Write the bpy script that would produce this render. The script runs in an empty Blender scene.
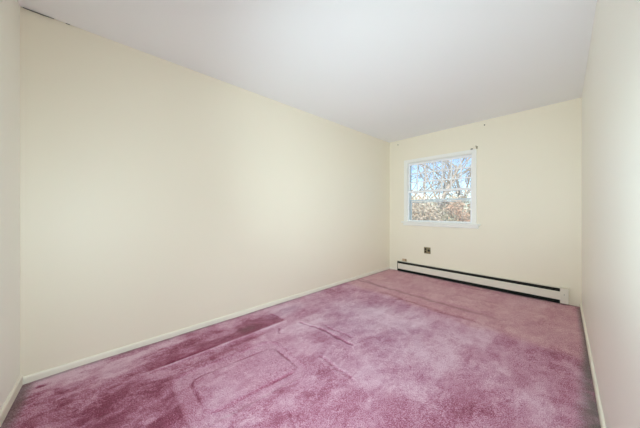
import bpy, bmesh, math, random
import numpy as np
from mathutils import Vector, Matrix

sc = bpy.context.scene
COL = sc.collection
R = math.radians

# ------------------------------------------------------------------ camera, sky, sun, exposure
CAM_H = 1.12
cam_d = bpy.data.cameras.new('camera')
cam = bpy.data.objects.new('camera', cam_d)
COL.objects.link(cam)
cam.location = (0, 0, CAM_H)
cam.rotation_euler = (R(90), 0, 0)
cam_d.sensor_fit = 'HORIZONTAL'
cam_d.sensor_width = 36.0
cam_d.lens = 36.0 * 248.0 / 640.0
cam_d.shift_y = -3.2 / 640.0
cam_d.clip_start = 0.02
cam_d.clip_end = 400
sc.camera = cam

SUN_EL, SUN_AZ = R(38), R(205)           # azimuth measured clockwise from +Y: the sun stands behind the house
world = bpy.data.worlds.new('sky')
sc.world = world
world.use_nodes = True
wn = world.node_tree
wn.nodes.clear()
sky = wn.nodes.new('ShaderNodeTexSky')
sky.sky_type = 'NISHITA'
sky.sun_disc = False
sky.sun_elevation = SUN_EL
sky.sun_rotation = SUN_AZ
sky.air_density = 1.0
sky.altitude = 1800
sky.dust_density = 0.1
sky.ozone_density = 3.0
bg = wn.nodes.new('ShaderNodeBackground')
bg.inputs['Strength'].default_value = 0.25
wo = wn.nodes.new('ShaderNodeOutputWorld')
wn.links.new(sky.outputs[0], bg.inputs[0])
wn.links.new(bg.outputs[0], wo.inputs[0])

sun_d = bpy.data.lights.new('sun', 'SUN')
sun_d.energy = 7.0
sun_d.angle = R(0.6)
sun_d.color = (1.0, 0.95, 0.86)
sun = bpy.data.objects.new('sun', sun_d)
COL.objects.link(sun)
sdir = Vector((math.sin(SUN_AZ) * math.cos(SUN_EL), math.cos(SUN_AZ) * math.cos(SUN_EL), math.sin(SUN_EL)))
sun.rotation_euler = (-sdir).to_track_quat('-Z', 'Y').to_euler()
sun.location = sdir * 40

# heads of the added fill light, unseen behind the camera: height, aim point, watts, cone, colour, softness
COOL = (0.766, 0.993, 1.07)
FILL_HEADS = [(0.62, (1.50, 3.95, 2.44), 208.0, 88.0, COOL, 0.12),
              (1.00, (-0.75, 2.75, 0.88), 102.0, 122.0, COOL, 0.12),
              (1.62, (1.25, 2.85, 0.0), 118.0, 104.0, COOL, 0.12)]
sc.cycles.max_bounces = 14
sc.cycles.diffuse_bounces = 9

vs = sc.view_settings
vs.view_transform = 'Standard'
vs.look = 'None'
vs.gamma = 1.0
vs.use_curve_mapping = False
vs.exposure = 0.0

# ------------------------------------------------------------------ helpers
def srgb(r, g, b):
    def f(c):
        c /= 255.0
        return c / 12.92 if c <= 0.04045 else ((c + 0.055) / 1.055) ** 2.4
    return (f(r), f(g), f(b), 1.0)

def new_mat(name):
    m = bpy.data.materials.new(name)
    m.use_nodes = True
    nt = m.node_tree
    return m, nt, nt.nodes['Principled BSDF']

def paint(name, col, rough=0.6, spec=0.5, var=0.03, scale=4.0, bump=0.0, bscale=200.0, metallic=0.0):
    """painted or plain surface: colour with a faint noise, optional fine relief"""
    m, nt, p = new_mat(name)
    tc = nt.nodes.new('ShaderNodeTexCoord')
    n = nt.nodes.new('ShaderNodeTexNoise')
    n.inputs['Scale'].default_value = scale
    n.inputs['Detail'].default_value = 4
    nt.links.new(tc.outputs['Object'], n.inputs['Vector'])
    mx = nt.nodes.new('ShaderNodeMix')
    mx.data_type = 'RGBA'
    lo = tuple(c * (1 - var) for c in col[:3]) + (1,)
    hi = tuple(min(1, c * (1 + var)) for c in col[:3]) + (1,)
    mx.inputs[6].default_value = lo
    mx.inputs[7].default_value = hi
    nt.links.new(n.outputs['Fac'], mx.inputs[0])
    nt.links.new(mx.outputs[2], p.inputs['Base Color'])
    p.inputs['Roughness'].default_value = rough
    p.inputs['Specular IOR Level'].default_value = spec
    p.inputs['Metallic'].default_value = metallic
    if bump > 0:
        n2 = nt.nodes.new('ShaderNodeTexNoise')
        n2.inputs['Scale'].default_value = bscale
        n2.inputs['Detail'].default_value = 2
        nt.links.new(tc.outputs['Object'], n2.inputs['Vector'])
        b = nt.nodes.new('ShaderNodeBump')
        b.inputs['Strength'].default_value = bump
        b.inputs['Distance'].default_value = 0.002
        nt.links.new(n2.outputs['Fac'], b.inputs['Height'])
        nt.links.new(b.outputs[0], p.inputs['Normal'])
    return m

def link(name, me, mat, parent=None, mw=None):
    o = bpy.data.objects.new(name, me)
    if mat is not None and not me.materials:
        me.materials.append(mat)
    COL.objects.link(o)
    if mw is not None:
        o.matrix_world = mw
    if parent is not None:
        o.parent = parent
    return o

def tag(o, label=None, cat=None, kind=None, group=None):
    if label: o['label'] = label
    if cat: o['category'] = cat
    if kind: o['kind'] = kind
    if group: o['group'] = group
    return o

def empty(name, mw):
    o = bpy.data.objects.new(name, None)
    o.empty_display_size = 0.05
    COL.objects.link(o)
    o.matrix_world = mw
    return o

def bm_mesh(bm, name, smooth=False):
    me = bpy.data.meshes.new(name)
    bmesh.ops.recalc_face_normals(bm, faces=bm.faces)
    bm.to_mesh(me)
    bm.free()
    if smooth:
        for p in me.polygons:
            p.use_smooth = True
    return me

def box_mesh(name, x0, x1, y0, y1, z0, z1, bev=0.0, seg=2):
    bm = bmesh.new()
    bmesh.ops.create_cube(bm, size=1.0)
    for v in bm.verts:
        v.co = ((x0 + x1) / 2 + v.co.x * (x1 - x0), (y0 + y1) / 2 + v.co.y * (y1 - y0), (z0 + z1) / 2 + v.co.z * (z1 - z0))
    if bev > 0:
        bmesh.ops.bevel(bm, geom=bm.edges[:], offset=bev, segments=seg, affect='EDGES', profile=0.6)
    return bm_mesh(bm, name)

def extrude_profile(name, prof, x0, x1):
    """closed (y, z) profile swept along x"""
    bm = bmesh.new()
    a = [bm.verts.new((x0, y, z)) for y, z in prof]
    b = [bm.verts.new((x1, y, z)) for y, z in prof]
    n = len(prof)
    bm.faces.new(a)
    bm.faces.new(b[::-1])
    for i in range(n):
        bm.faces.new((a[i], b[i], b[(i + 1) % n], a[(i + 1) % n]))
    return bm_mesh(bm, name)

def lathe_mesh(name, prof, seg=24, axis='z'):
    """(r, t) profile turned about an axis"""
    bm = bmesh.new()
    rings = []
    for r, t in prof:
        ring = []
        for k in range(seg):
            a = 2 * math.pi * k / seg
            c, s = r * math.cos(a), r * math.sin(a)
            ring.append(bm.verts.new((c, s, t) if axis == 'z' else (c, t, s)))
        rings.append(ring)
    for i in range(len(rings) - 1):
        for k in range(seg):
            bm.faces.new((rings[i][k], rings[i][(k + 1) % seg], rings[i + 1][(k + 1) % seg], rings[i + 1][k]))
    bm.faces.new(rings[0][::-1])
    bm.faces.new(rings[-1])
    return bm_mesh(bm, name, smooth=True)

def frame_mw(A, B):
    """x along the wall A->B, y out of the room, z up"""
    d = Vector((B[0] - A[0], B[1] - A[1], 0)).normalized()
    y = Vector((-d.y, d.x, 0))
    return Matrix(((d.x, y.x, 0, A[0]), (d.y, y.y, 0, A[1]), (0, 0, 1, 0), (0, 0, 0, 1)))

# ------------------------------------------------------------------ plan of the room (metres)
H = 2.44
FL = (1.350, 4.811)     # far corner of the long wall and the window wall
FR = (3.045, 2.887)     # window wall meets right wall
NL = (-1.936, 1.601)    # near end of the long wall
rdir = Vector((0.7004, 0.7137)).normalized()
ndir = Vector((0.640, -0.768)).normalized()
# near wall meets right wall
_A = np.array([[ndir.x, rdir.x], [ndir.y, rdir.y]])
_s = np.linalg.solve(_A, np.array([FR[0] - NL[0], FR[1] - NL[1]]))
NR = (NL[0] + ndir.x * _s[0], NL[1] + ndir.y * _s[0])
def dist(A, B): return math.hypot(B[0] - A[0], B[1] - A[1])
M_left, M_far, M_right, M_near = frame_mw(NL, FL), frame_mw(FL, FR), frame_mw(FR, NR), frame_mw(NR, NL)
L_left, L_far, L_right, L_near = dist(NL, FL), dist(FL, FR), dist(FR, NR), dist(NR, NL)
T = 0.14

# ------------------------------------------------------------------ room materials
WALL = srgb(238, 229, 210)
m_wall = paint('cream_wall_paint', WALL, rough=0.48, spec=0.45, var=0.012, scale=1.3, bump=0.10, bscale=90)
m_wall_pale = paint('brightened_wall_paint', srgb(249, 249, 239), rough=0.45, spec=0.5, var=0.012, scale=1.3, bump=0.10, bscale=90)  # off-white, whitened further in place of light missing on these two walls
m_ceil = paint('white_ceiling_paint', srgb(240, 240, 240), rough=0.85, spec=0.3, var=0.01, scale=1.5, bump=0.1, bscale=120)
m_trim = paint('white_trim_paint', srgb(240, 238, 232), rough=0.4, spec=0.5, var=0.015, scale=6)
m_base = paint('offwhite_baseboard_paint', srgb(239, 233, 218), rough=0.45, var=0.03, scale=9)
m_vinyl = paint('white_sash_vinyl', srgb(244, 244, 246), rough=0.35, var=0.01, scale=5)

# ------------------------------------------------------------------ walls and ceiling
W0, W1, WZ0, WZ1 = 0.372, 1.430, 0.925, 1.992      # window opening in the far wall
def far_wall_mesh():
    bm = bmesh.new()
    xs, zs = [0, W0, W1, L_far], [-0.06, WZ0, WZ1, H]
    f = [[bm.verts.new((x, 0, z)) for z in zs] for x in xs]
    b = [[bm.verts.new((x, T, z)) for z in zs] for x in xs]
    for i in range(3):
        for j in range(3):
            if i == 1 and j == 1: continue
            bm.faces.new((f[i][j], f[i + 1][j], f[i + 1][j + 1], f[i][j + 1]))
            bm.faces.new((b[i][j], b[i][j + 1], b[i + 1][j + 1], b[i + 1][j]))
    hole = [(1, 1), (2, 1), (2, 2), (1, 2)]
    for k in range(4):
        (i, j), (p, q) = hole[k], hole[(k + 1) % 4]
        bm.faces.new((f[i][j], b[i][j], b[p][q], f[p][q]))
    rim = [(0, 0), (1, 0), (2, 0), (3, 0), (3, 1), (3, 2), (3, 3), (2, 3), (1, 3), (0, 3), (0, 2), (0, 1)]
    for k in range(12):
        (i, j), (p, q) = rim[k], rim[(k + 1) % 12]
        bm.faces.new((f[i][j], f[p][q], b[p][q], b[i][j]))
    return bm_mesh(bm, 'wall_far')
tag(link('wall_far', far_wall_mesh(), m_wall, mw=M_far), 'cream painted short wall holding the window and heater', 'wall', 'structure')
tag(link('wall_left', box_mesh('wall_left', -T, L_left + T, 0, T, -0.06, H), m_wall, mw=M_left), 'long bare cream wall with a soft window sheen', 'wall', 'structure')
tag(link('wall_right', box_mesh('wall_right', -T, L_right + T, 0, T, -0.06, H), m_wall_pale, mw=M_right), 'pale wall seen edge-on at the right of the photo', 'wall', 'structure')
tag(link('wall_near', box_mesh('wall_near', 0, L_near, 0, T, -0.06, H), m_wall_pale, mw=M_near), 'narrow strip of pale wall at the left edge of the photo', 'wall', 'structure')

cx = sum(p[0] for p in (FL, FR, NL, NR)) / 4
cy = sum(p[1] for p in (FL, FR, NL, NR)) / 4
def poly_slab(name, z0, z1, grow):
    bm = bmesh.new()
    pts = []
    for p in (NL, FL, FR, NR):
        d = Vector((p[0] - cx, p[1] - cy))
        d = d * (1 + grow / d.length)
        pts.append((cx + d.x, cy + d.y))
    lo = [bm.verts.new((x, y, z0)) for x, y in pts]
    hi = [bm.verts.new((x, y, z1)) for x, y in pts]
    bm.faces.new(lo); bm.faces.new(hi[::-1])
    for i in range(4):
        bm.faces.new((lo[i], hi[i], hi[(i + 1) % 4], lo[(i + 1) % 4]))
    return bm_mesh(bm, name)
tag(link('ceiling', poly_slab('ceiling', H, H + 0.1, 0.19), m_ceil), 'flat plain white ceiling over the empty room', 'ceiling', 'structure')

# ------------------------------------------------------------------ carpet
rng = np.random.default_rng(7)
def vnoise(x, y, cell, seed):
    g = np.random.default_rng(seed).random((256, 256))
    u, v = x / cell + 37.0, y / cell + 53.0
    i, j = np.floor(u).astype(int), np.floor(v).astype(int)
    fu, fv = u - i, v - j
    fu, fv = fu * fu * (3 - 2 * fu), fv * fv * (3 - 2 * fv)
    G = lambda a, b: g[a % 256, b % 256]
    return (G(i, j) * (1 - fu) + G(i + 1, j) * fu) * (1 - fv) + (G(i, j + 1) * (1 - fu) + G(i + 1, j + 1) * fu) * fv
def fbm(x, y, cell, seed, octv=4):
    t, a, s = 0, 1.0, 0
    for k in range(octv):
        t = t + a * vnoise(x, y, cell / 2 ** k, seed + k); s += a; a *= 0.55
    return t / s
def sstep(e0, e1, x):
    t = np.clip((x - e0) / (e1 - e0), 0, 1)
    return t * t * (3 - 2 * t)
def seg_dist(a, b, pts):
    """distance to a polyline, signed side and fraction along"""
    best = np.full(a.shape, 9.0); side = np.zeros(a.shape)
    for (p0, p1) in zip(pts[:-1], pts[1:]):
        dx, dy = p1[0] - p0[0], p1[1] - p0[1]
        L2 = dx * dx + dy * dy
        t = np.clip(((a - p0[0]) * dx + (b - p0[1]) * dy) / L2, 0, 1)
        qx, qy = a - p0[0] - t * dx, b - p0[1] - t * dy
        d = np.hypot(qx, qy)
        m = d < best
        best = np.where(m, d, best)
        side = np.where(m, np.sign(qx * dy - qy * dx), side)
    return best, side
def rrect(a, b, ca, cb, ha, hb, r, rot=0.0):
    c, s = math.cos(rot), math.sin(rot)
    u, v = (a - ca) * c + (b - cb) * s, -(a - ca) * s + (b - cb) * c
    qx, qy = np.abs(u) - ha + r, np.abs(v) - hb + r
    return np.hypot(np.maximum(qx, 0), np.maximum(qy, 0)) + np.minimum(np.maximum(qx, qy), 0) - r
def gauss(a, b, ca, cb, ra, rb, rot=0.0):
    c, s = math.cos(rot), math.sin(rot)
    u, v = (a - ca) * c + (b - cb) * s, -(a - ca) * s + (b - cb) * c
    return np.exp(-(u / ra) ** 2 - (v / rb) ** 2)

def build_carpet():
    NU, NV = 520, 300
    ov = 0.035
    u = np.linspace(-ov / L_left, 1 + ov / L_left, NU)[:, None]
    v = np.linspace(-ov / L_far, 1 + ov / L_far, NV)[None, :]
    X = (NL[0] * (1 - u) + FL[0] * u) * (1 - v) + (NR[0] * (1 - u) + FR[0] * u) * v
    Y = (NL[1] * (1 - u) + FL[1] * u) * (1 - v) + (NR[1] * (1 - u) + FR[1] * u) * v
    d = np.array([FL[0] - NL[0], FL[1] - NL[1]]) / L_left
    a = (X - NL[0]) * d[0] + (Y - NL[1]) * d[1]           # metres along the long wall
    b = (X - NL[0]) * d[1] - (Y - NL[1]) * d[0]           # metres away from it
    wob = lambda s, c, amp: (fbm(a, b, c, s, 3) - 0.5) * amp
    aw, bw = a + wob(11, 0.25, 0.09), b + wob(12, 0.25, 0.09)
    tone = 0.56 + 0.30 * (fbm(aw, bw, 0.42, 1, 5) - 0.5) + 0.26 * (fbm(a * 0.6, b * 1.7, 0.12, 5, 3) - 0.5)
    # crisp-edged brushed patches: shading of differently lying pile painted into the tone
    for (cell, seed, amp) in ((0.34, 201, 0.08), (0.16, 211, 0.10), (0.08, 221, 0.10), (0.04, 231, 0.07)):
        tone += amp * (1 + 0.8 * sstep(1.6, 0.6, a)) * (sstep(0.475, 0.525, fbm(aw * 0.7 + wob(300 + seed, 0.06, 0.04), bw * 1.3 + wob(340 + seed, 0.06, 0.04), cell, seed, 5)) - 0.5)
    # brushed streaks across the room, pile shading put into the tone
    tone += 0.20 * (fbm(aw * 2.6, bw * 0.55, 0.3, 21, 3) - 0.5)
    relief = 0.010 * (fbm(a, b, 0.5, 31, 3) - 0.5)
    def add(m, t=0.0, z=0.0):
        nonlocal tone, relief
        tone = tone + t * m
        relief = relief + z * m
    # deep, little-walked areas by the door end and the foreground
    add(sstep(0.85, 0.2, a) * sstep(0.1, 0.4, b), -0.20)
    for (ca, cb, ra, rb, t) in [(0.62, 0.60, .22, .10, -.24), (0.40, 0.60, .22, .14, -.16), (0.64, 1.02, .13, .16, -.26), (1.25, 1.55, .30, .16, -.10),
                                (1.70, 1.95, .40, .22, -.14), (1.95, 2.15, .3, .12, -.16), (2.46, 2.34, .25, .16, -.20), (2.05, 1.35, .22, .25, -.08),
                                (2.55, 1.55, .40, .10, -.14), (2.95, .55, .25, .45, -.12), (2.45, .28, .2, .12, -.16), (2.1, .35, .15, .2, -.1),
                                (2.63, 1.22, .22, .28, .24), (1.66, .62, .28, .16, .20), (2.85, 1.80, .22, .26, .18), (2.47, .62, .20, .25, .20),
                                (2.30, 1.72, .22, .16, .18), (0.17, .06, .12, .06, .3), (0.32, .33, .14, .035, .22), (0.60, .12, .3, .06, .2),
                                (1.95, .12, .35, .12, .16), (1.75, 1.75, .12, .12, .22), (1.9, .65, .2, .1, .14), (0.52, .75, .12, .10, .22), (.75, .50, .2, .06, .1),
                                (2.3, 2.2, .35, .2, .10), (3.0, 2.2, .3, .2, .06)]:
        add(gauss(aw, bw, ca, cb, ra, rb), t)
    # dark unfaded strip where furniture stood along the long wall, ending in a square corner
    jag = 0.16 + 0.22 * (fbm(a, b * 0.2, 0.16, 41, 3) - 0.5)
    strip = sstep(jag - 0.02, jag + 0.03, b) * sstep(0.435, 0.41, b) * sstep(0.45, 0.75, a) * sstep(1.80, 1.77, a)
    add(strip, -0.30, -0.003)
    add(sstep(1.42, 1.48, aw) * sstep(1.80, 1.78, a) * sstep(0.08, 0.12, bw) * sstep(0.43, 0.41, b), -0.16)
    add(gauss(a, b, 1.44, 0.34, 0.09, 0.09), -0.30)
    add(sstep(0.395, 0.41, b) * sstep(0.432, 0.422, b) * sstep(0.70, 0.76, a) * sstep(1.15, 0.98, a), -0.55, -0.006)
    add(np.exp(-((b - 0.445 - 0.01 * (a - 0.8)) / 0.010) ** 2) * sstep(0.60, 0.72, a) * sstep(1.82, 1.74, a), 0.36, 0.008)
    add(np.exp(-((b - 0.515) / 0.022) ** 2) * sstep(1.12, 1.2, aw) * sstep(1.58, 1.50, aw), -0.30, -0.003)
    add(np.exp(-((b - 0.56) / 0.03) ** 2) * sstep(0.62, 0.8, aw) * sstep(1.3, 1.0, aw), -0.20)
    # rounded rectangle pressed by furniture, its relief shading also painted into the tone
    o_ = rrect(a, b, 1.07, 0.915, 0.385, 0.275, 0.10, 0.06)
    i_ = rrect(a, b, 1.095, 0.930, 0.310, 0.190, 0.07, 0.06)
    ring = sstep(0.012, -0.012, o_) * sstep(-0.012, 0.012, i_)
    inside = sstep(0.02, -0.02, o_)
    tone = tone * (1 - 0.55 * inside) + 0.55 * inside * 0.50
    add(ring, 0.07, -0.006)
    brk = sstep(0.35, 0.55, fbm(a, b, 0.15, 51, 2))
    add(np.exp(-(i_ / 0.009) ** 2) * (0.35 + 0.65 * brk), -0.46, -0.006)
    add(np.exp(-((o_ - 0.006) / 0.012) ** 2) * 0.6, -0.18, 0.002)
    add(sstep(0.0, -0.03, i_), 0.05, 0.001)
    # grooves and ridges across the room
    def groove(pts, w, t, z, tr):
        dd, side = seg_dist(a + wob(61, 0.10, 0.06) + wob(62, 0.03, 0.015), b, pts)
        add(np.exp(-(dd / w) ** 2), t, z)
        add(np.exp(-((dd - 1.9 * w) / (1.1 * w)) ** 2) * (side > 0), tr, -z * 0.8)
        add(np.exp(-((dd - 1.9 * w) / (1.1 * w)) ** 2) * (side <= 0), tr * 0.6, -z * 0.5)
    groove([(1.87, .58), (1.92, .90), (1.91, 1.20)], 0.013, -0.46, -0.005, 0.16)
    groove([(1.99, .80), (2.00, 1.12)], 0.012, -0.22, -0.003, 0.08)
    groove([(1.59, 1.14), (1.56, 1.48)], 0.012, -0.20, -0.003, 0.12)
    groove([(1.10, 1.40), (1.02, 1.62)], 0.009, -0.25, -0.003, 0.06)
    groove([(1.64, .54), (1.60, .62)], 0.010, -0.40, -0.004, 0.05)
    for (ca, cb, ra, rb, t) in [(0.10, .115, .030, .016, -.75), (0.57, .95, .016, .016, -.8), (0.36, .69, .02, .02, -.6), (.76, .39, .02, .015, -.3), (1.02, .50, .03, .02, -.4),
                                (1.0, .585, .018, .014, -.6), (.22, .20, .02, .02, .3), (0.30, .12, .05, .012, -.3)]:
        add(gauss(a, b, ca, cb, ra, rb, 0.2), t, t * 0.006)
    # faded zone by the heater and the brown line it ends in
    line1 = 3.47 + 0.05 * np.sin(b * 2.1) - 0.04 * b + wob(71, 0.25, 0.14)
    line2 = 3.36 - 0.13 * b + wob(72, 0.25, 0.14)
    line0 = 3.62 - 0.25 * b + wob(73, 0.3, 0.06)
    faded = sstep(-0.10, 0.10, a - (3.30 - 0.12 * b) + wob(74, 0.4, 0.3))
    l1 = np.exp(-((a - line1) / 0.032) ** 2) * sstep(2.1, 1.5, b)
    l2 = np.exp(-((a - line2) / 0.035) ** 2) * sstep(0.5, 0.75, b) * sstep(2.3, 1.7, b)
    l0 = np.exp(-((a - line0) / 0.02) ** 2) * sstep(0.5, 0.2, b)
    add(l1, -0.30, -0.004); add(l2, -0.38, -0.004); add(l0, -0.15)
    add(np.exp(-((a - 3.90 - wob(75, .2, .15)) / 0.02) ** 2) * sstep(1.3, 1.5, b) * sstep(1.95, 1.8, b), -0.22)
    add(np.exp(-((a - 4.35 - wob(76, .2, .15)) / 0.03) ** 2) * sstep(1.0, 1.3, b) * sstep(2.0, 1.7, b), -0.25)
    add(faded, 0.02)
    tone = tone * (1 - 0.35 * faded) + 0.35 * faded * 0.58
    # soiling that follows the skirting: dark felt lines
    eL, eR = b, (L_far - 0.0) - b
    nz = fbm(a, b, 0.07, 81, 3)
    soil = 0.55 * sstep(0.045, 0.0, eL - 0.03 * nz) * (0.5 + nz)
    dR = ((X - FR[0]) * rdir.y - (Y - FR[1]) * rdir.x) * -1.0      # metres from the right wall
    nz2 = fbm(a, b, 0.22, 83, 4)
    wide = 0.022 + 0.15 * nz2 * sstep(3.4, 2.3, a)
    soil = np.maximum(soil, 1.0 * sstep(wide + 0.04, wide * 0.4, dR) * np.clip(0.25 + 1.5 * nz, 0, 1))
    dN = (X - NL[0]) * ndir.y - (Y - NL[1]) * ndir.x
    dN = np.abs(dN)
    soil = np.maximum(soil, 0.8 * sstep(0.075, 0.01, dN - 0.03 * nz))
    dF = np.abs((X - FL[0]) * (FR[1] - FL[1]) - (Y - FL[1]) * (FR[0] - FL[0])) / L_far
    soil = np.maximum(soil, 0.5 * sstep(0.06, 0.01, dF))
    soil = np.maximum(soil, 0.35 * gauss(a, b, 1.43, 0.33, 0.10, 0.06))
    soil = np.maximum(soil, 0.26 * l1 * (0.3 + 1.2 * nz)); soil = np.maximum(soil, 0.3 * l0)
    soil = np.clip(soil, 0, 1)
    # bluish worn pile in the middle, rosier towards the heater
    hue = np.clip(faded * 0.9 + 0.35 * (fbm(aw, bw, 0.35, 91, 3) - 0.5), 0, 1)
    # lavender bleached traffic area in the middle of the room
    worn = np.clip(0.7 * gauss(aw, bw, 2.45, 1.05, 0.75, 0.75) * (0.55 + 0.9 * (fbm(aw, bw, 0.3, 95, 4))) * (1 - faded), 0, 1)
    worn = np.maximum(worn, 0.8 * gauss(aw, bw, 1.95, 0.25, 0.28, 0.14))
    tone = tone + 0.10 * worn
    tone = np.clip(tone, 0.0, 1.0)
    relief = relief + 0.0016 * (rng.random(a.shape) - 0.5)
    Z = relief - 0.001
    verts = np.stack([X, Y, Z], -1).reshape(-1, 3)
    idx = np.arange(NU * NV).reshape(NU, NV)
    q = np.stack([idx[:-1, :-1], idx[:-1, 1:], idx[1:, 1:], idx[1:, :-1]], -1).reshape(-1, 4)
    me = bpy.data.meshes.new('floor')
    me.vertices.add(len(verts)); me.vertices.foreach_set('co', verts.ravel())
    me.loops.add(q.size); me.loops.foreach_set('vertex_index', q.ravel())
    me.polygons.add(len(q))
    me.polygons.foreach_set('loop_start', np.arange(0, q.size, 4))
    me.polygons.foreach_set('loop_total', np.full(len(q), 4))
    me.polygons.foreach_set('use_smooth', np.ones(len(q), bool))
    me.update(); me.validate()
    if me.polygons[0].normal.z < 0:
        me.flip_normals()
    for nm, arr in (('tone', tone), ('soil', soil), ('faded', hue), ('worn', worn)):
        at = me.attributes.new(nm, 'FLOAT', 'POINT')
        at.data.foreach_set('value', arr.astype(np.float32).ravel())
    return me

def carpet_mat():
    m, nt, p = new_mat('pink_carpet_pile')
    N = nt.nodes.new; Lk = nt.links.new
    tc = N('ShaderNodeTexCoord')
    def attr(n):
        x = N('ShaderNodeAttribute'); x.attribute_name = n; return x.outputs['Fac']
    def noise(scale, detail=2, rough=0.5):
        x = N('ShaderNodeTexNoise'); x.inputs['Scale'].default_value = scale
        x.inputs['Detail'].default_value = detail; x.inputs['Roughness'].default_value = rough
        Lk(tc.outputs['Object'], x.inputs['Vector']); return x.outputs['Fac']
    def math_(op, x, y, z=None):
        n = N('ShaderNodeMath'); n.operation = op
        for k, vv in enumerate((x, y, z)):
            if vv is None: continue
            if isinstance(vv, (int, float)): n.inputs[k].default_value = vv
            else: Lk(vv, n.inputs[k])
        return n.outputs[0]
    def mix(fac, c0, c1, mode='MIX'):
        n = N('ShaderNodeMix'); n.data_type = 'RGBA'; n.blend_type = mode
        if isinstance(fac, (int, float)): n.inputs[0].default_value = fac
        else: Lk(fac, n.inputs[0])
        for s, c in ((6, c0), (7, c1)):
            if isinstance(c, tuple): n.inputs[s].default_value = c
            else: Lk(c, n.inputs[s])
        return n.outputs[2]
    tuft = noise(210, 2, 0.7)
    tuft2 = noise(38, 2, 0.5)
    t = math_('ADD', attr('tone'), math_('MULTIPLY', math_('SUBTRACT', tuft, 0.5), 2.4))
    t = math_('ADD', t, math_('MULTIPLY', math_('SUBTRACT', tuft2, 0.5), 0.25))
    def ramp(fac, stops):
        r = N('ShaderNodeValToRGB')
        e = r.color_ramp.elements
        while len(e) < len(stops): e.new(0.5)
        for k, (pos, c) in enumerate(stops):
            e[k].position = pos; e[k].color = c
        Lk(fac, r.inputs[0]); return r.outputs[0]
    mauve = ramp(t, [(0.0, srgb(122, 42, 68)), (0.28, srgb(164, 84, 112)), (0.55, srgb(196, 136, 161)), (0.80, srgb(215, 168, 190)), (1.0, srgb(230, 196, 211))])
    rose = ramp(t, [(0.0, srgb(142, 72, 86)), (0.28, srgb(180, 116, 130)), (0.55, srgb(208, 154, 164)), (0.80, srgb(221, 179, 186)), (1.0, srgb(232, 200, 204))])
    lav = ramp(t, [(0.0, srgb(130, 66, 98)), (0.28, srgb(166, 108, 140)), (0.55, srgb(194, 152, 178)), (0.80, srgb(212, 180, 200)), (1.0, srgb(228, 204, 218))])
    c = mix(attr('worn'), mauve, lav)
    c = mix(attr('faded'), c, rose)
    dirt = mix(tuft, srgb(66, 60, 54), srgb(126, 118, 108))
    c = mix(math_('MULTIPLY', attr('soil'), 0.85), c, dirt)
    Lk(c, p.inputs['Base Color'])
    p.inputs['Roughness'].default_value = 0.95
    p.inputs['Specular IOR Level'].default_value = 0.1
    p.inputs['Sheen Weight'].default_value = 0.15
    p.inputs['Sheen Roughness'].default_value = 0.5
    b = N('ShaderNodeBump'); b.inputs['Strength'].default_value = 0.7; b.inputs['Distance'].default_value = 0.008
    Lk(tuft, b.inputs['Height']); Lk(b.outputs[0], p.inputs['Normal'])
    return m
floor = tag(link('floor', build_carpet(), carpet_mat()), 'worn mauve pink wall-to-wall carpet with furniture dents', 'carpet', 'structure')
tag(link('subfloor', poly_slab('subfloor', -0.06, -0.022, 0.10), paint('plywood', srgb(170, 140, 100), 0.8)), 'plain plywood subfloor hidden under the pink carpet', 'subfloor', 'structure')

# ------------------------------------------------------------------ baseboards
def baseboard(name, mw, x0, x1, h, label):
    prof = [(0, -0.01), (-0.013, -0.01), (-0.013, h - 0.010), (-0.010, h - 0.003), (-0.004, h), (0, h)]
    return tag(link(name, extrude_profile(name, prof, x0, x1), m_base, mw=mw), label, 'baseboard', 'structure')
baseboard('baseboard_left', M_left, 0, L_left, 0.044, 'low off-white baseboard running along the long bare wall')
baseboard('baseboard_right', M_right, 0, L_right, 0.042, 'thin off-white baseboard at the foot of the right wall')
baseboard('baseboard_near', M_near, 0, L_near, 0.058, 'off-white baseboard at the lower left edge of the photo')
baseboard('baseboard_far', M_far, 0.014, 0.192, 0.040, 'short piece of baseboard between the corner and the heater')

# ------------------------------------------------------------------ window
m_glass, nt, p = new_mat('window_glass')
nt.nodes.remove(p)
tr = nt.nodes.new('ShaderNodeBsdfTransparent'); tr.inputs[0].default_value = (0.97, 0.98, 0.98, 1)
gl = nt.nodes.new('ShaderNodeBsdfGlossy'); gl.inputs['Roughness'].default_value = 0.02
fr = nt.nodes.new('ShaderNodeFresnel'); fr.inputs[0].default_value = 1.45
mxs = nt.nodes.new('ShaderNodeMixShader')
nt.links.new(fr.outputs[0], mxs.inputs[0]); nt.links.new(tr.outputs[0], mxs.inputs[1]); nt.links.new(gl.outputs[0], mxs.inputs[2])
nt.links.new(mxs.outputs[0], nt.nodes['Material Output'].inputs[0])
m_screen, nt, p = new_mat('insect_screen_mesh')
p.inputs['Base Color'].default_value = srgb(190, 190, 188)
p.inputs['Roughness'].default_value = 0.7
tr = nt.nodes.new('ShaderNodeBsdfTransparent')
mxs = nt.nodes.new('ShaderNodeMixShader'); mxs.inputs[0].default_value = 0.28
nt.links.new(tr.outputs[0], mxs.inputs[1]); nt.links.new(p.outputs[0], mxs.inputs[2])
nt.links.new(mxs.outputs[0], nt.nodes['Material Output'].inputs[0])

win = tag(empty('window_1', M_far), 'white double-hung window with a grille in its upper sash', 'window', 'structure')
def wpart(name, x0, x1, y0, y1, z0, z1, mat=m_trim, bev=0.003, parent=win):
    return link(name, box_mesh(name, x0, x1, y0, y1, z0, z1, bev), mat, parent)
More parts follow.
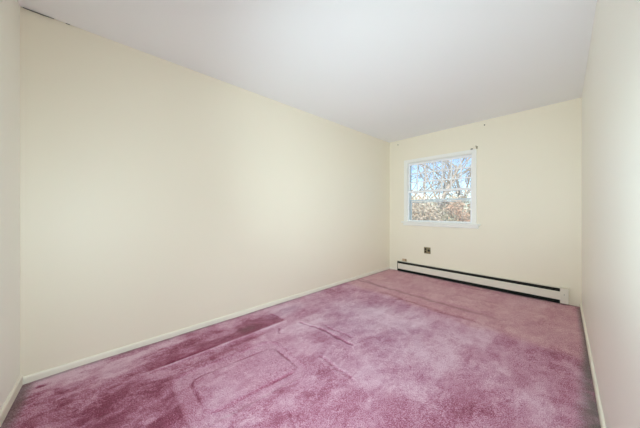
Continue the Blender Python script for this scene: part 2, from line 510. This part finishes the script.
# casing boards around the opening, stool and apron
wpart('casing_board', W0 - 0.058, W0 + 0.002, -0.018, 0.0, WZ0, WZ1 + 0.05)
wpart('casing_board', W1 - 0.002, W1 + 0.058, -0.018, 0.0, WZ0, WZ1 + 0.05)
wpart('head_casing', W0 + 0.002, W1 - 0.002, -0.018, 0.0, WZ1 - 0.002, WZ1 + 0.05)
st = box_mesh('stool', 0.272, 1.540, -0.048, 0.004, 0.900, 0.927, 0.007, 3)
link('stool', st, m_trim, win)
link('apron', extrude_profile('apron', [(0, .852), (-0.008, .852), (-0.018, .866), (-0.018, .900), (0, .900)], 0.300, 1.515), m_trim, win)
# jambs lining the opening
wpart('jamb', W0, W0 + 0.006, 0, T, WZ0, WZ1, bev=0.001)
wpart('jamb', W1 - 0.006, W1, 0, T, WZ0, WZ1, bev=0.001)
wpart('head_jamb', W0 + 0.006, W1 - 0.006, 0, T, WZ1 - 0.012, WZ1, bev=0.001)
wpart('outer_sill', W0 + 0.006, W1 - 0.006, 0.034, T + 0.03, WZ0, WZ0 + 0.014, bev=0.001)

def sash(name, y0, y1, z0, z1, rail_b, rail_t, stile, cols, rows, x0=W0 + 0.006, x1=W1 - 0.006):
    bm = bmesh.new()
    gx0, gx1, gz0, gz1 = x0 + stile, x1 - stile, z0 + rail_b, z1 - rail_t
    o = [(x0, z0), (x1, z0), (x1, z1), (x0, z1)]
    i = [(gx0, gz0), (gx1, gz0), (gx1, gz1), (gx0, gz1)]
    V = {}
    for key, ring in (('o', o), ('i', i)):
        for yk, yy in ((0, y0), (1, y1)):
            V[key, yk] = [bm.verts.new((x, yy, z)) for x, z in ring]
    for k in range(4):
        n = (k + 1) % 4
        bm.faces.new((V['o', 0][k], V['o', 0][n], V['i', 0][n], V['i', 0][k]))
        bm.faces.new((V['o', 1][k], V['i', 1][k], V['i', 1][n], V['o', 1][n]))
        bm.faces.new((V['o', 0][k], V['o', 1][k], V['o', 1][n], V['o', 0][n]))
        bm.faces.new((V['i', 0][k], V['i', 0][n], V['i', 1][n], V['i', 1][k]))
    s = link(name, bm_mesh(bm, name), m_vinyl, win)
    bv = s.modifiers.new('bevel', 'BEVEL'); bv.width = 0.003; bv.segments = 2
    yc = (y0 + y1) / 2
    pw, ph = (gx1 - gx0) / cols, (gz1 - gz0) / rows
    pane_me = box_mesh('pane', -pw / 2, pw / 2, -0.0015, 0.0015, -ph / 2, ph / 2)
    for c in range(cols):
        for r in range(rows):
            q = link('pane', pane_me, m_glass, s)
            q.location = (gx0 + pw * (c + 0.5), yc, gz0 + ph * (r + 0.5))
    mw_ = 0.0095
    if cols > 1:
        vm = box_mesh('muntin', -mw_, mw_, -0.009, -0.002, gz0, gz1, 0.002)
        for c in range(1, cols):
            link('muntin', vm, m_vinyl, s).location = (gx0 + pw * c, yc, 0)
    if rows > 1:
        hm = box_mesh('muntin', gx0, gx1, -0.0095, -0.0022, -mw_, mw_, 0.002)
        for r in range(1, rows):
            link('muntin', hm, m_vinyl, s).location = (0, yc, gz0 + ph * r)
    return s
upper = sash('upper_sash', 0.036, 0.062, 1.440, WZ1 - 0.013, 0.036, 0.034, 0.022, 7, 3)
lower = sash('lower_sash', 0.006, 0.033, WZ0 + 0.003, 1.478, 0.026, 0.036, 0.022, 1, 1)
lock = link('sash_lock', lathe_mesh('sash_lock', [(0.020, 1.478), (0.020, 1.484), (0.012, 1.490), (0.004, 1.492)], 16), m_vinyl, lower)
lock.location = ((W0 + W1) / 2, 0.020, 0)
# storm window outside with its sunlit middle rail and an insect screen below it
storm = sash('storm_sash', 0.080, 0.096, 1.290, WZ1 - 0.013, 0.030, 0.014, 0.012, 1, 1)
sf = empty('screen_frame', M_far @ Matrix.Identity(4)); sf.parent = win; sf.matrix_parent_inverse = M_far.inverted()
for nm, (x0, x1, z0, z1) in {'screen_rail': (W0 + .013, W1 - .013, 1.272, 1.284), 'screen_sill_rail': (W0 + .013, W1 - .013, WZ0 + .014, WZ0 + .026)}.items():
    link(nm, box_mesh(nm, x0, x1, 0.116, 0.126, z0, z1, 0.001), m_vinyl, sf)
for x in (W0 + 0.013, W1 - 0.023):
    link('screen_stile', box_mesh('screen_stile', x, x + 0.010, 0.116, 0.126, WZ0 + .026, 1.272, 0.001), m_vinyl, sf)
link('insect_screen', box_mesh('insect_screen', W0 + .023, W1 - .023, 0.1205, 0.1215, WZ0 + .026, 1.272), m_screen, sf)

# ------------------------------------------------------------------ baseboard heater
m_heat = paint('heater_enamel', srgb(226, 220, 205), rough=0.5, var=0.03, scale=8)
m_dark = paint('heater_interior_shade', srgb(34, 34, 28), rough=0.8, var=0.15, scale=20)  # near-black standing in for the shade inside the heater slots
m_fin = paint('heater_fin_metal', srgb(70, 72, 66), rough=0.5, var=0.1, scale=30, metallic=0.6)
heater = tag(empty('baseboard_heater', M_far @ Matrix.Translation((0.2, 0, 0))), 'long cream baseboard heater with dark slots under the window', 'heater')
HX0, HX1 = 0.0, 2.262
def hpart(name, me, mat=m_heat): return link(name, me, mat, heater)
hpart('back_plate', box_mesh('back_plate', HX0, HX1 - 0.06, -0.006, -0.0005, 0.012, 0.185, 0.001), m_dark)
hpart('hood', extrude_profile('hood', [(-0.006, .190), (-0.040, .190), (-0.044, .188), (-0.044, .184), (-0.042, .184), (-0.042, .186), (-0.039, .187), (-0.006, .187)], HX0, HX1 - 0.06))
hpart('front_cover', extrude_profile('front_cover', [(-0.060, .050), (-0.062, .053), (-0.062, .140), (-0.058, .146), (-0.050, .148), (-0.050, .146), (-0.0575, .144), (-0.060, .139), (-0.060, .054), (-0.050, .052), (-0.050, .050)], HX0 + 0.016, HX1 - 0.06))
hpart('damper', extrude_profile('damper', [(-0.046, .160), (-0.046, .1625), (-0.014, .172), (-0.014, .1695)], HX0 + 0.01, HX1 - 0.06), m_fin)
hpart('gap_shade_strip', box_mesh('gap_shade_strip', HX0 + 0.004, HX1 - 0.074, -0.058, -0.006, 0.010, 0.015), m_dark)  # dark plate added to paint shade into the gap below the cover
hpart('heating_pipe', (lambda: (lambda bm: (bmesh.ops.create_cone(bm, cap_ends=True, segments=12, radius1=0.011, radius2=0.011, depth=HX1 - 0.08, matrix=Matrix.Translation((HX1 / 2 - 0.03, -0.032, 0.085)) @ Matrix.Rotation(R(90), 4, 'Y')), bm_mesh(bm, 'heating_pipe', True))[1])(bmesh.new()))(), m_fin)
def fins():
    bm = bmesh.new()
    x = HX0 + 0.12
    while x < HX1 - 0.15:
        bmesh.ops.create_cube(bm, size=1.0, matrix=Matrix.Translation((x, -0.032, 0.085)) @ Matrix.Diagonal((0.0012, 0.044, 0.055, 1)))
        x += 0.014
    return bm_mesh(bm, 'fin_stack')
tag(hpart('fin_stack', fins(), m_dark), kind='stuff')
hpart('end_cap', box_mesh('end_cap', HX1 - 0.074, HX1, -0.066, -0.0005, 0.012, 0.193, 0.004, 3))
hpart('end_plate', box_mesh('end_plate', HX0 - 0.003, HX0 + 0.003, -0.050, -0.0005, 0.012, 0.186, 0.001), m_dark)
for x in (0.55, 1.1, 1.65):
    hpart('bracket', box_mesh('bracket', x, x + 0.02, -0.058, -0.006, 0.010, 0.050, 0.001), m_dark)
hpart('screw', lathe_mesh('screw', [(0.004, -0.066), (0.004, -0.068), (0.002, -0.0685)], 10, 'y'), m_fin).location = (HX1 - 0.037, 0, 0.12)

# ------------------------------------------------------------------ outlet plate, jack, hooks and nail holes on the window wall
m_plate = paint('bronze_cover_plate', srgb(150, 136, 104), rough=0.45, var=0.1, scale=25, metallic=0.3)
m_brown = paint('dark_brown_plastic', srgb(38, 28, 20), rough=0.4, var=0.1, scale=30)
m_slot = paint('black_slot', srgb(10, 9, 8), rough=0.7)
outlet = tag(empty('wall_outlet', M_far @ Matrix.Translation((0.742, 0, 0.440))), 'small tan wall outlet plate with dark sockets above heater', 'outlet')
link('cover_plate', box_mesh('cover_plate', -0.057, 0.057, -0.006, -0.0003, -0.055, 0.055, 0.003), m_plate, outlet)
for dz in (-0.021, 0.021):
    r = link('receptacle', box_mesh('receptacle', -0.045, -0.012, -0.0085, -0.006, dz - 0.017, dz + 0.017, 0.0015), m_brown, outlet)
    for dx in (-0.0345, -0.0225):
        link('slot', box_mesh('slot', dx - 0.0012, dx + 0.0012, -0.0090, -0.0085, dz - 0.003, dz + 0.007), m_slot, r)
    g = link('ground_hole', lathe_mesh('ground_hole', [(0.0024, -0.0085), (0.0024, -0.0090)], 10, 'y'), m_slot, r)
    g.location = (-0.0285, 0, dz - 0.009)
k = link('dial_knob', lathe_mesh('dial_knob', [(0.021, -0.006), (0.021, -0.010), (0.017, -0.016), (0.014, -0.020)], 20, 'y'), m_brown, outlet)
k.location = (0.028, 0, 0.0)
for (dx, dz) in ((-0.0285, 0.0), (0.028, 0.036), (0.028, -0.036)):
    link('screw', lathe_mesh('screw', [(0.0030, -0.006), (0.0030, -0.0072), (0.0012, -0.0078)], 10, 'y'), m_fin, outlet).location = (dx, 0, dz)

m_tan = paint('tan_plastic', srgb(196, 170, 142), rough=0.5, var=0.05, scale=20)
jack = tag(empty('phone_jack', M_far @ Matrix.Translation((0.322, 0, 0.214))), 'small tan phone jack on the wall above the heater end', 'phone jack')
link('housing', box_mesh('housing', -0.040, 0.040, -0.022, -0.0003, -0.022, 0.022, 0.004, 3), m_tan, jack)
link('port', box_mesh('port', 0.018, 0.034, -0.0235, -0.022, -0.002, 0.014), m_slot, jack)
link('cable_stub', box_mesh('cable_stub', -0.062, -0.040, -0.008, -0.002, -0.016, -0.009, 0.002), m_tan, jack)

m_steel = paint('tarnished_steel', srgb(176, 170, 150), rough=0.4, var=0.1, scale=40, metallic=0.7)
m_darksteel = paint('dark_steel', srgb(96, 90, 80), rough=0.5, var=0.1, scale=40, metallic=0.5)
rod = tag(empty('curtain_rod_bracket', M_far @ Matrix.Translation((1.492, 0, 2.062))), 'small grey curtain rod bracket beside the window top corner', 'bracket')
link('plate', box_mesh('plate', -0.012, 0.012, -0.004, -0.0003, -0.020, 0.020, 0.001), m_steel, rod)
link('arm', box_mesh('arm', -0.005, 0.005, -0.045, -0.004, 0.004, 0.010, 0.001), m_steel, rod)
link('hook', box_mesh('hook', -0.005, 0.005, -0.048, -0.043, 0.004, 0.022, 0.001), m_steel, rod)
clip = tag(empty('blind_clip', M_far @ Matrix.Translation((1.425, 0, WZ1 + 0.0505))), 'small dark blind clip on top of the window casing', 'clip')
link('clip_body', box_mesh('clip_body', -0.014, 0.014, -0.016, -0.002, 0.0, 0.014, 0.002), m_darksteel, clip)
link('clip_tab', box_mesh('clip_tab', -0.005, 0.005, -0.022, -0.016, 0.0, 0.008, 0.001), m_darksteel, clip)
def nail(s, z, label):
    e = tag(link('wall_anchor', lathe_mesh('wall_anchor', [(0.009, -0.0003), (0.009, -0.0025), (0.006, -0.004), (0.004, -0.008), (0.005, -0.010)], 14, 'y'), m_darksteel), label, 'wall anchor', group='wall anchors near the ceiling')
    e.matrix_world = M_far @ Matrix.Translation((s, 0, z))
nail(0.182, 2.362, 'small dark wall anchor near the long wall corner')
nail(1.589, 2.372, 'small dark wall anchor high up right of the window')

# loose joint tape where the long wall meets the ceiling by the near corner
def tape(x0, x1, sag):
    bm = bmesh.new()
    n = 14
    prev = None
    for i in range(n + 1):
        t = i / n
        x = x0 + (x1 - x0) * t
        w = 0.004 + sag * math.sin(math.pi * min(1, t * 1.15)) ** 0.8 if t < 0.87 else 0.004
        cur = [bm.verts.new((x, -0.0008, H - 0.001)), bm.verts.new((x, -0.004 - w * 0.5, H - 0.0015 - w)), bm.verts.new((x, -0.006 - w * 0.5, H - 0.002 - w)), bm.verts.new((x, -0.003, H - 0.0006))]
        if prev:
            for q in range(4):
                bm.faces.new((prev[q], cur[q], cur[(q + 1) % 4], prev[(q + 1) % 4]))
        else: bm.faces.new(cur)
        prev = cur
    bm.faces.new(prev[::-1])
    return bm_mesh(bm, 'joint_tape')
m_tape = paint('dark_torn_joint_tape', srgb(96, 90, 82), rough=0.8, var=0.2, scale=50)
tag(link('joint_tape', tape(0.012, 0.150, 0.003), m_tape, mw=M_left), 'longer dark torn joint tape at ceiling edge, upper left corner', 'joint tape', group='torn tape along the ceiling joint')
tag(link('joint_tape', tape(0.205, 0.228, 0.0015), m_tape, mw=M_left), 'short scrap of torn joint tape further along the ceiling edge', 'joint tape', group='torn tape along the ceiling joint')

# ------------------------------------------------------------------ fill light stand added to brighten the room, unseen behind the camera
m_standmetal = paint('fill_stand_metal', srgb(190, 188, 184), rough=0.35, var=0.05, scale=30, metallic=0.8)
m_bulb, nt, p = new_mat('fill_bulb_glow')
p.inputs['Base Color'].default_value = (0.9, 0.9, 0.88, 1)
p.inputs['Emission Color'].default_value = (1.0, 0.97, 0.93, 1)
p.inputs['Emission Strength'].default_value = 6.0
LX, LY = -0.20, -0.10
lamp = tag(empty('added_fill_lamp', Matrix.Translation((LX, LY, 0.0))), 'added unseen fill light stand with three swivel heads in the near corner', 'lamp')
link('base', lathe_mesh('base', [(0.13, 0.002), (0.13, 0.018), (0.11, 0.028), (0.02, 0.034), (0.014, 0.05)], 32), m_standmetal, lamp)
link('pole', lathe_mesh('pole', [(0.0125, 0.034), (0.0125, 1.72), (0.008, 1.73)], 14), m_standmetal, lamp)
for (hz, aim, watt, cone, colr, rad) in FILL_HEADS:
    d = (Vector(aim) - Vector((LX, LY, hz))).normalized()
    q = d.to_track_quat('Z', 'Y').to_matrix().to_4x4()
    head = link('fill_head', lathe_mesh('fill_head', [(0.012, 0.014), (0.045, 0.020), (0.085, 0.050), (0.112, 0.105), (0.109, 0.105), (0.082, 0.053), (0.043, 0.024), (0.010, 0.018)], 24), m_standmetal, lamp)
    head.matrix_local = Matrix.Translation((0, 0, hz)) @ q
    link('fill_bulb', lathe_mesh('fill_bulb', [(0.012, 0.026), (0.026, 0.045), (0.032, 0.062), (0.024, 0.080), (0.006, 0.088)], 16), m_bulb, head)
    ld = bpy.data.lights.new('fill_light', 'SPOT')
    ld.energy = watt; ld.spot_size = R(cone); ld.spot_blend = 1.0; ld.color = colr; ld.shadow_soft_size = rad
    lo = bpy.data.objects.new('fill_light', ld)
    COL.objects.link(lo)
    lo.parent = lamp
    lo.matrix_local = Matrix.Translation(Vector((0, 0, hz)) + d * 0.118) @ d.to_track_quat('-Z', 'Y').to_matrix().to_4x4()

# ------------------------------------------------------------------ outdoors beyond the window
m_ground = paint('dry_lawn', srgb(150, 138, 100), rough=0.95, var=0.25, scale=1.5)
def ground_mesh():
    bm = bmesh.new()
    n = 24
    rows = []
    for i in range(n + 1):
        row = []
        for j in range(n + 1):
            x, y = -10 + 70 * i / n, 5.6 + 74 * j / n
            row.append(bm.verts.new((x, y, -0.62 + 0.02 * math.hypot(x - 2, y - 5) + 0.1 * math.sin(x * 0.7) * math.cos(y * 0.5))))
        rows.append(row)
    for i in range(n):
        for j in range(n):
            bm.faces.new((rows[i][j], rows[i + 1][j], rows[i + 1][j + 1], rows[i][j + 1]))
    return bm_mesh(bm, 'lawn', True)
tag(link('lawn', ground_mesh(), m_ground), 'dry pale lawn outside beyond the window', 'lawn', 'structure')
def ground_z(x, y): return -0.62 + 0.02 * math.hypot(x - 2, y - 5) + 0.1 * math.sin(x * 0.7) * math.cos(y * 0.5)

def bark(name, c): return paint(name, c, rough=0.85, var=0.3, scale=14)
m_bark = [bark('grey_bark', srgb(172, 166, 160)), bark('tan_bark', srgb(176, 164, 152)), bark('brown_bark', srgb(156, 148, 140))]
def tube(V, F, pts, r0, r1, seg):
    base = len(V)
    n = len(pts)
    for i, p in enumerate(pts):
        d = (pts[min(i + 1, n - 1)] - pts[max(i - 1, 0)]).normalized()
        u = d.orthogonal().normalized(); w = d.cross(u)
        r = r0 + (r1 - r0) * i / (n - 1)
        for k in range(seg):
            a = 2 * math.pi * k / seg
            V.append(p + (u * math.cos(a) + w * math.sin(a)) * r)
    for i in range(n - 1):
        for k in range(seg):
            a, b = base + i * seg + k, base + i * seg + (k + 1) % seg
            F.append((a, b, b + seg, a + seg))
def grow(V, F, rnd, p, d, length, r, level, maxl):
    n = 5 if level < 2 else 4
    pts = [p.copy()]
    q = p.copy(); dd = d.copy()
    for i in range(n):
        dd = (dd + Vector((rnd.gauss(0, .16), rnd.gauss(0, .16), rnd.gauss(0.04, .12)))).normalized()
        q = q + dd * length / n
        pts.append(q.copy())
    r1 = r * (0.45 if level < maxl else 0.25)
    tube(V, F, pts, r, r1, 6 if level < 2 else (4 if level < 3 else 3))
    if level >= maxl: return
    kids = rnd.randint(4, 6)
    for c in range(kids):
        t = 0.25 + 0.75 * (c + rnd.random()) / kids
        i = min(int(t * n), n - 1)
        base = pts[i].lerp(pts[i + 1], t * n - i)
        ax = (pts[i + 1] - pts[i]).normalized()
        side = ax.orthogonal().normalized()
        side.rotate(Matrix.Rotation(rnd.random() * 6.283, 3, ax))
        nd = (ax * rnd.uniform(0.5, 0.95) + side * rnd.uniform(0.5, 1.0)).normalized()
        grow(V, F, rnd, base, nd, length * rnd.uniform(0.5, 0.72), (r + (r1 - r) * t) * 0.55, level + 1, maxl)
def mesh_from(name, V, F):
    me = bpy.data.meshes.new(name)
    me.from_pydata([tuple(v) for v in V], [], F)
    me.update()
    return me
def bare_tree(x, y, height, r, seed, mat, label, lean=(0, 0), maxl=4, limbs=7):
    rnd = random.Random(seed)
    z = ground_z(x, y) - 0.05
    e = tag(empty('bare_tree', Matrix.Translation((x, y, z))), label, 'tree', group='bare trees outside the window')
    V, F = [], []
    pts = [Vector((0, 0, 0))]
    q = Vector((0, 0, 0)); d = Vector((lean[0], lean[1], 1)).normalized()
    n = 8
    for i in range(n):
        d = (d + Vector((rnd.gauss(0, .06), rnd.gauss(0, .06), 0.02))).normalized()
        q = q + d * height * 0.62 / n
        pts.append(q.copy())
    tube(V, F, pts, r, r * 0.4, 8)
    link('trunk', mesh_from('trunk', V, F), mat, e)
    for k in range(limbs):
        V, F = [], []
        t = 0.32 + 0.68 * (k + 0.5 * rnd.random()) / limbs
        i = min(int(t * n), n - 1)
        base = pts[i].lerp(pts[i + 1], t * n - i)
        a = k * 2.4 + rnd.random()
        nd = Vector((math.cos(a), math.sin(a), rnd.uniform(0.5, 1.1))).normalized()
        grow(V, F, rnd, base, nd, height * rnd.uniform(0.26, 0.38), r * (1 - 0.6 * t) * 0.6, 1, maxl)
        link('branch', mesh_from('branch', V, F), mat, e)
    return e
bare_tree(5.15, 12.5, 8.6, 0.095, 3, m_bark[1], 'tan leaning bare tree at the right of the window view', (0.56, 0.0), 4, 8)
bare_tree(6.9, 14.6, 6.6, 0.09, 5, m_bark[0], 'grey bare tree in the middle of the window view', (0.02, 0.0), 4)
bare_tree(5.6, 15.2, 6.8, 0.08, 9, m_bark[2], 'brown bare tree at the left of the window view', (-0.05, 0.0), 4)
bare_tree(8.4, 15.0, 7.0, 0.12, 14, m_bark[0], 'grey bare tree behind the leaning tan tree', (0.0, 0.0), 3)
bare_tree(9.2, 22.0, 9.0, 0.15, 21, m_bark[1], 'tall tan bare tree far back beyond the shrubs', (0.03, 0.0), 3)
bare_tree(13.5, 24.0, 9.0, 0.15, 22, m_bark[2], 'tall brown bare tree farthest back beyond the shrubs', (0.0, 0.0), 3)

def leaf_mat(name, c): return paint(name, c, rough=0.8, var=0.35, scale=6)
m_leaf = [leaf_mat('tan_leaves', srgb(226, 206, 184)), leaf_mat('russet_leaves', srgb(220, 184, 156)), leaf_mat('olive_leaves', srgb(192, 188, 160)), leaf_mat('straw_leaves', srgb(232, 220, 196))]
def shrub(x, y, rx, h, seed, mat, label, count=2600, leaf=0.055):
    r = np.random.default_rng(seed)
    z = ground_z(x, y) - 0.03
    e = tag(empty('shrub', Matrix.Translation((x, y, z))), label, 'shrub', group='shrubs outside the window')
    rnd = random.Random(seed)
    V, F = [], []
    for k in range(9):
        a = k * 0.7 + rnd.random() * 0.4
        tip = Vector((math.cos(a) * rx * 0.6, math.sin(a) * rx * 0.6, h * rnd.uniform(0.7, 0.98)))
        mid = tip * 0.5 + Vector((rnd.gauss(0, .08), rnd.gauss(0, .08), 0.1))
        tube(V, F, [Vector((tip.x * 0.05, tip.y * 0.05, 0)), mid, tip], 0.025, 0.006, 5)
    link('stems', mesh_from('stems', V, F), m_bark[2], e)
    # leaves gathered in clumps over the crown
    nc = 40
    ca = r.random(nc) * 6.283; cr = np.sqrt(r.random(nc)) * rx * 0.85; cz = (0.15 + 0.8 * r.random(nc)) * h
    cr = cr * np.sqrt(np.clip(1 - ((cz / h - 0.45) / 0.62) ** 2, 0.1, 1))
    which = r.integers(0, nc, count)
    P = np.stack([np.cos(ca[which]) * cr[which], np.sin(ca[which]) * cr[which], cz[which]], -1) + r.normal(0, 1, (count, 3)) * np.array([rx * 0.16, rx * 0.16, h * 0.09])
    P[:, 2] = np.clip(P[:, 2], 0.05, None)
    A = r.normal(0, 1, (count, 3)); A /= np.linalg.norm(A, axis=1)[:, None]
    B = np.cross(A, r.normal(0, 1, (count, 3))); B /= np.linalg.norm(B, axis=1)[:, None]
    sz = leaf * (0.6 + 0.8 * r.random(count))[:, None]
    verts = np.stack([P - A * sz, P + B * sz * 0.5, P + A * sz, P - B * sz * 0.5], 1).reshape(-1, 3)
    faces = np.arange(count * 4).reshape(-1, 4)
    me = bpy.data.meshes.new('foliage')
    me.from_pydata(verts.tolist(), [], faces.tolist()); me.update()
    tag(link('foliage', me, mat, e), kind='stuff')
    return e
SH = [(3.75, 9.6, 0.95, 2.0, 0, 'tan leafed shrub at the left below the window view'),
      (4.75, 10.2, 0.85, 1.9, 2, 'olive green shrub in the middle of the window view'),
      (5.65, 9.9, 0.95, 2.0, 1, 'russet leafed shrub at the right of the window view'),
      (6.6, 10.4, 0.8, 1.8, 3, 'straw coloured shrub right of the russet shrub'),
      (5.0, 13.2, 1.3, 2.3, 3, 'straw coloured shrub behind the olive shrub'),
      (7.2, 13.6, 1.3, 2.4, 0, 'tan shrub behind the russet shrub'),
      (6.4, 18.0, 1.8, 2.7, 1, 'wide russet shrub farther back on the left'),
      (10.0, 18.0, 1.8, 2.7, 2, 'wide olive shrub farther back on the right'),
      (3.3, 13.0, 1.2, 2.2, 1, 'russet shrub left of the straw coloured shrub'),
      (8.6, 11.5, 1.2, 2.0, 2, 'olive shrub outermost on the right of the row')]
for i, (x, y, rx, h, k, lab) in enumerate(SH):
    shrub(x, y, rx, h, 100 + i, m_leaf[k], lab)
